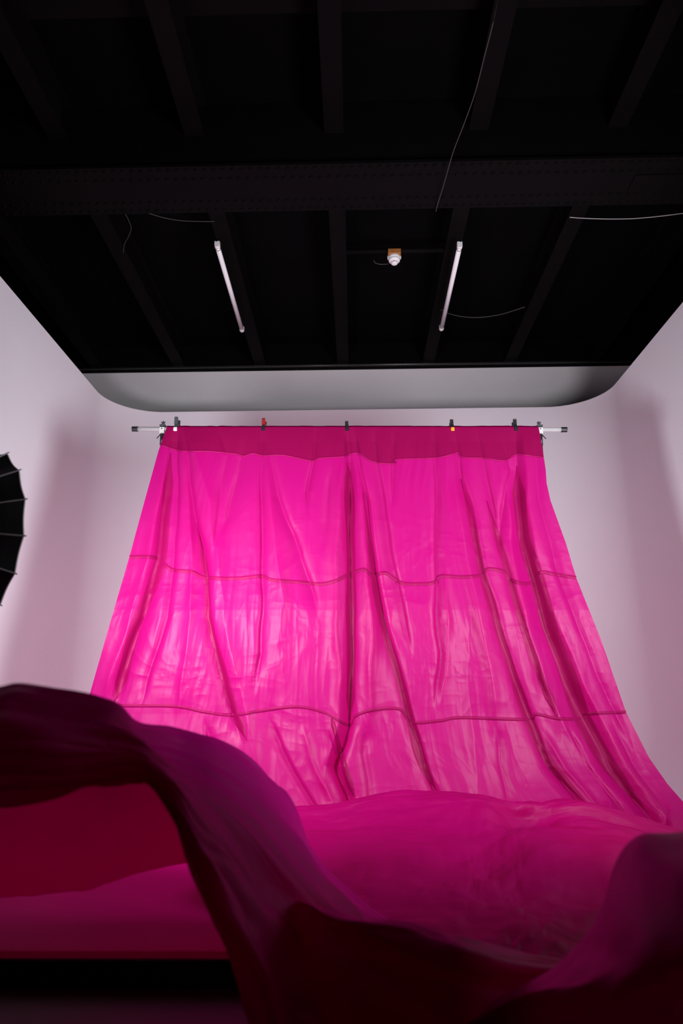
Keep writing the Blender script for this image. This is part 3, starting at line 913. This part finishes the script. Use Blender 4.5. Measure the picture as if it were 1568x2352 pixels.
cable([(1150, -40), (1142, 0), (1130, 60), (1112, 130), (1090, 215), (1065, 285), (1040, 350), (1020, 420), (1003, 475), (1001, 486)],
      [H_J, H_G - 0.05, H_G - 0.09, H_G - 0.08, H_G - 0.03, H_G - 0.004], 'long pale cable hanging in front of the riveted girder', M_CABLED, 0.003)
cable([(1308, 499), (1335, 501), (1400, 503), (1470, 501), (1568, 490), (1640, 478)], H_J - 0.02, 'pale cable sagging below the girder at the right edge', M_CABLE, 0.0035)
cable([(1012, 712), (1030, 720), (1060, 727), (1100, 729), (1150, 722), (1205, 705)], H_J - 0.01, 'thin grey cable looping from the right tube to a joist', M_CABLED, 0.0035)
cable([(338, 489), (380, 501), (420, 507), (475, 509), (492, 508)], H_J - 0.01, 'thin grey cable sagging below the girder left of the left tube', M_CABLED, 0.003)
cable([(286, 488), (296, 508), (301, 525), (294, 545), (286, 560), (283, 580)], H_J - 0.01, 'short kinked cable beside the leftmost visible joist', M_CABLED, 0.003)
cable([(858, 598), (862, 604), (875, 607), (892, 606)], cz + 0.01, 'small loop of dark wire beside the smoke detector', M_CABLED, 0.003)


# ------------------------------------------------------------------ umbrella strobes
def umbrella(cx, cy, czz, az, label, power, tilt=0.045, R=0.383, depth=0.26, n=16, ground=Z0, spread=126, aim=None, lift=0.12):
    axis = Vector((math.sin(az), math.cos(az), tilt)).normalized()
    C = Vector((cx, cy, czz))                         # centre of the rim
    root = empty('umbrella_light', (cx, cy, ground))
    tag(root, label, 'umbrella light', 'umbrella strobes lighting the backdrop')
    up = Vector((0, 0, 1)); ex = axis.cross(up).normalized(); ey = ex.cross(axis).normalized()

    def pt(rho, ang, off=0.0):
        back = depth * (1 - (rho / R) ** 1.8)
        return C - axis * (back + off) + (ex * math.cos(ang) + ey * math.sin(ang)) * rho

    phase = 0.26935
    for nm, off, m in (('canopy', 0.004, M_UMB), ('lining', 0.0, M_UMBIN)):
        bm = bmesh.new()
        rings = []
        NR, NA = 9, 8
        for i in range(NR + 1):
            f = i / NR
            ring = []
            for k in range(n * NA):
                ph = (k % NA) / NA
                sag = math.sin(math.pi * ph)
                rho = R * f * (1 - 0.046 * sag * f ** 2 - 0.0)
                ang = 2 * math.pi * k / (n * NA) + phase
                p = pt(max(rho, 0.006), ang, off - 0.020 * sag * f)
                ring.append(bm.verts.new(p))
            rings.append(ring)
        for a, b in zip(rings, rings[1:]):
            for k in range(n * NA):
                bm.faces.new((a[k], a[(k + 1) % (n * NA)], b[(k + 1) % (n * NA)], b[k]))
        rel(from_bm(nm, bm, m, root), root)
    for k in range(n):
        ang = 2 * math.pi * k / n + phase
        bm = bmesh.new()
        bm_tube(bm, [pt(R * f, ang, 0.0055) for f in np.linspace(0.03, 1.02, 9)], 0.0026, 5)
        rb = rel(from_bm('rib', bm, M_RIB, root), root)
    hub = C - axis * depth
    bm = bmesh.new(); bm_tube(bm, [hub - axis * 0.03, hub + axis * 0.30], 0.005, 8)
    rel(from_bm('shaft', bm, M_RIB, root), root)
    bm = bmesh.new(); bm_tube(bm, [hub - axis * 0.035, hub + axis * 0.02], [0.006, 0.014], 10)
    rel(from_bm('hub_cap', bm, M_PLASTIC, root), root)
    # strobe head on the shaft, flash tube towards the canopy
    hc = hub + axis * 0.14 - up * 0.07
    bm = bmesh.new(); bm_tube(bm, [hc, hc + axis * 0.20], 0.05, 18)
    hd = rel(from_bm('strobe_head', bm, M_PLASTIC, root, False), root)
    bm = bmesh.new(); bm_tube(bm, [hc - axis * 0.05, hc], [0.075, 0.056], 18)
    rel(from_bm('reflector', bm, M_CHROME, hd), root)
    pole = hc + axis * 0.165 - up * 0.055
    bm = bmesh.new(); bm_tube(bm, [pole, (pole.x, pole.y, ground + 0.12)], 0.011, 10)
    rel(from_bm('stand_pole', bm, M_PLASTIC, root, True), root)
    for k in range(3):
        a = math.radians(180) + k * 2 * math.pi / 3
        d = Vector((math.cos(a), math.sin(a), 0))
        bm = bmesh.new(); bm_tube(bm, [Vector((pole.x, pole.y, ground + 0.42)), Vector((pole.x, pole.y, ground + 0.01)) + d * 0.24], 0.008, 8)
        rel(from_bm('stand_leg', bm, M_PLASTIC, root), root)
    # the light that comes back out of the white bowl
    ld = bpy.data.lights.new('umbrella_flash', 'AREA')
    ld.shape = 'DISK'; ld.size = R * 1.75
    ld.energy = power
    ld.spread = math.radians(spread)
    ld.color = (0.955, 0.96, 1.0)
    lo = bpy.data.objects.new('umbrella_flash', ld)
    COL.objects.link(lo)
    lo.parent = root
    p = C + axis * 0.10 - Vector(root.location)
    lo.location = p
    beam = Vector((math.sin(aim), math.cos(aim), tilt + lift)).normalized() if aim is not None else axis
    lo.rotation_euler = beam.to_track_quat('-Z', 'Y').to_euler()
    return root


uc = at(-46.8, 1235.9, 2.5)
umbrella(float(uc[0]), 2.5, float(uc[2]), math.radians(36.9), 'black umbrella light at the left edge facing the pink backdrop', STROBE_W,
         R=0.342, depth=0.235, aim=math.radians(24), spread=130, lift=0.0)
umbrella(2.08, 1.95, 1.38, math.radians(-42), 'black umbrella light standing outside the right edge of the view', STROBE_W * 1.5,
         R=0.70, depth=0.45, ground=ZS, aim=math.radians(-40), spread=133, lift=0.26)
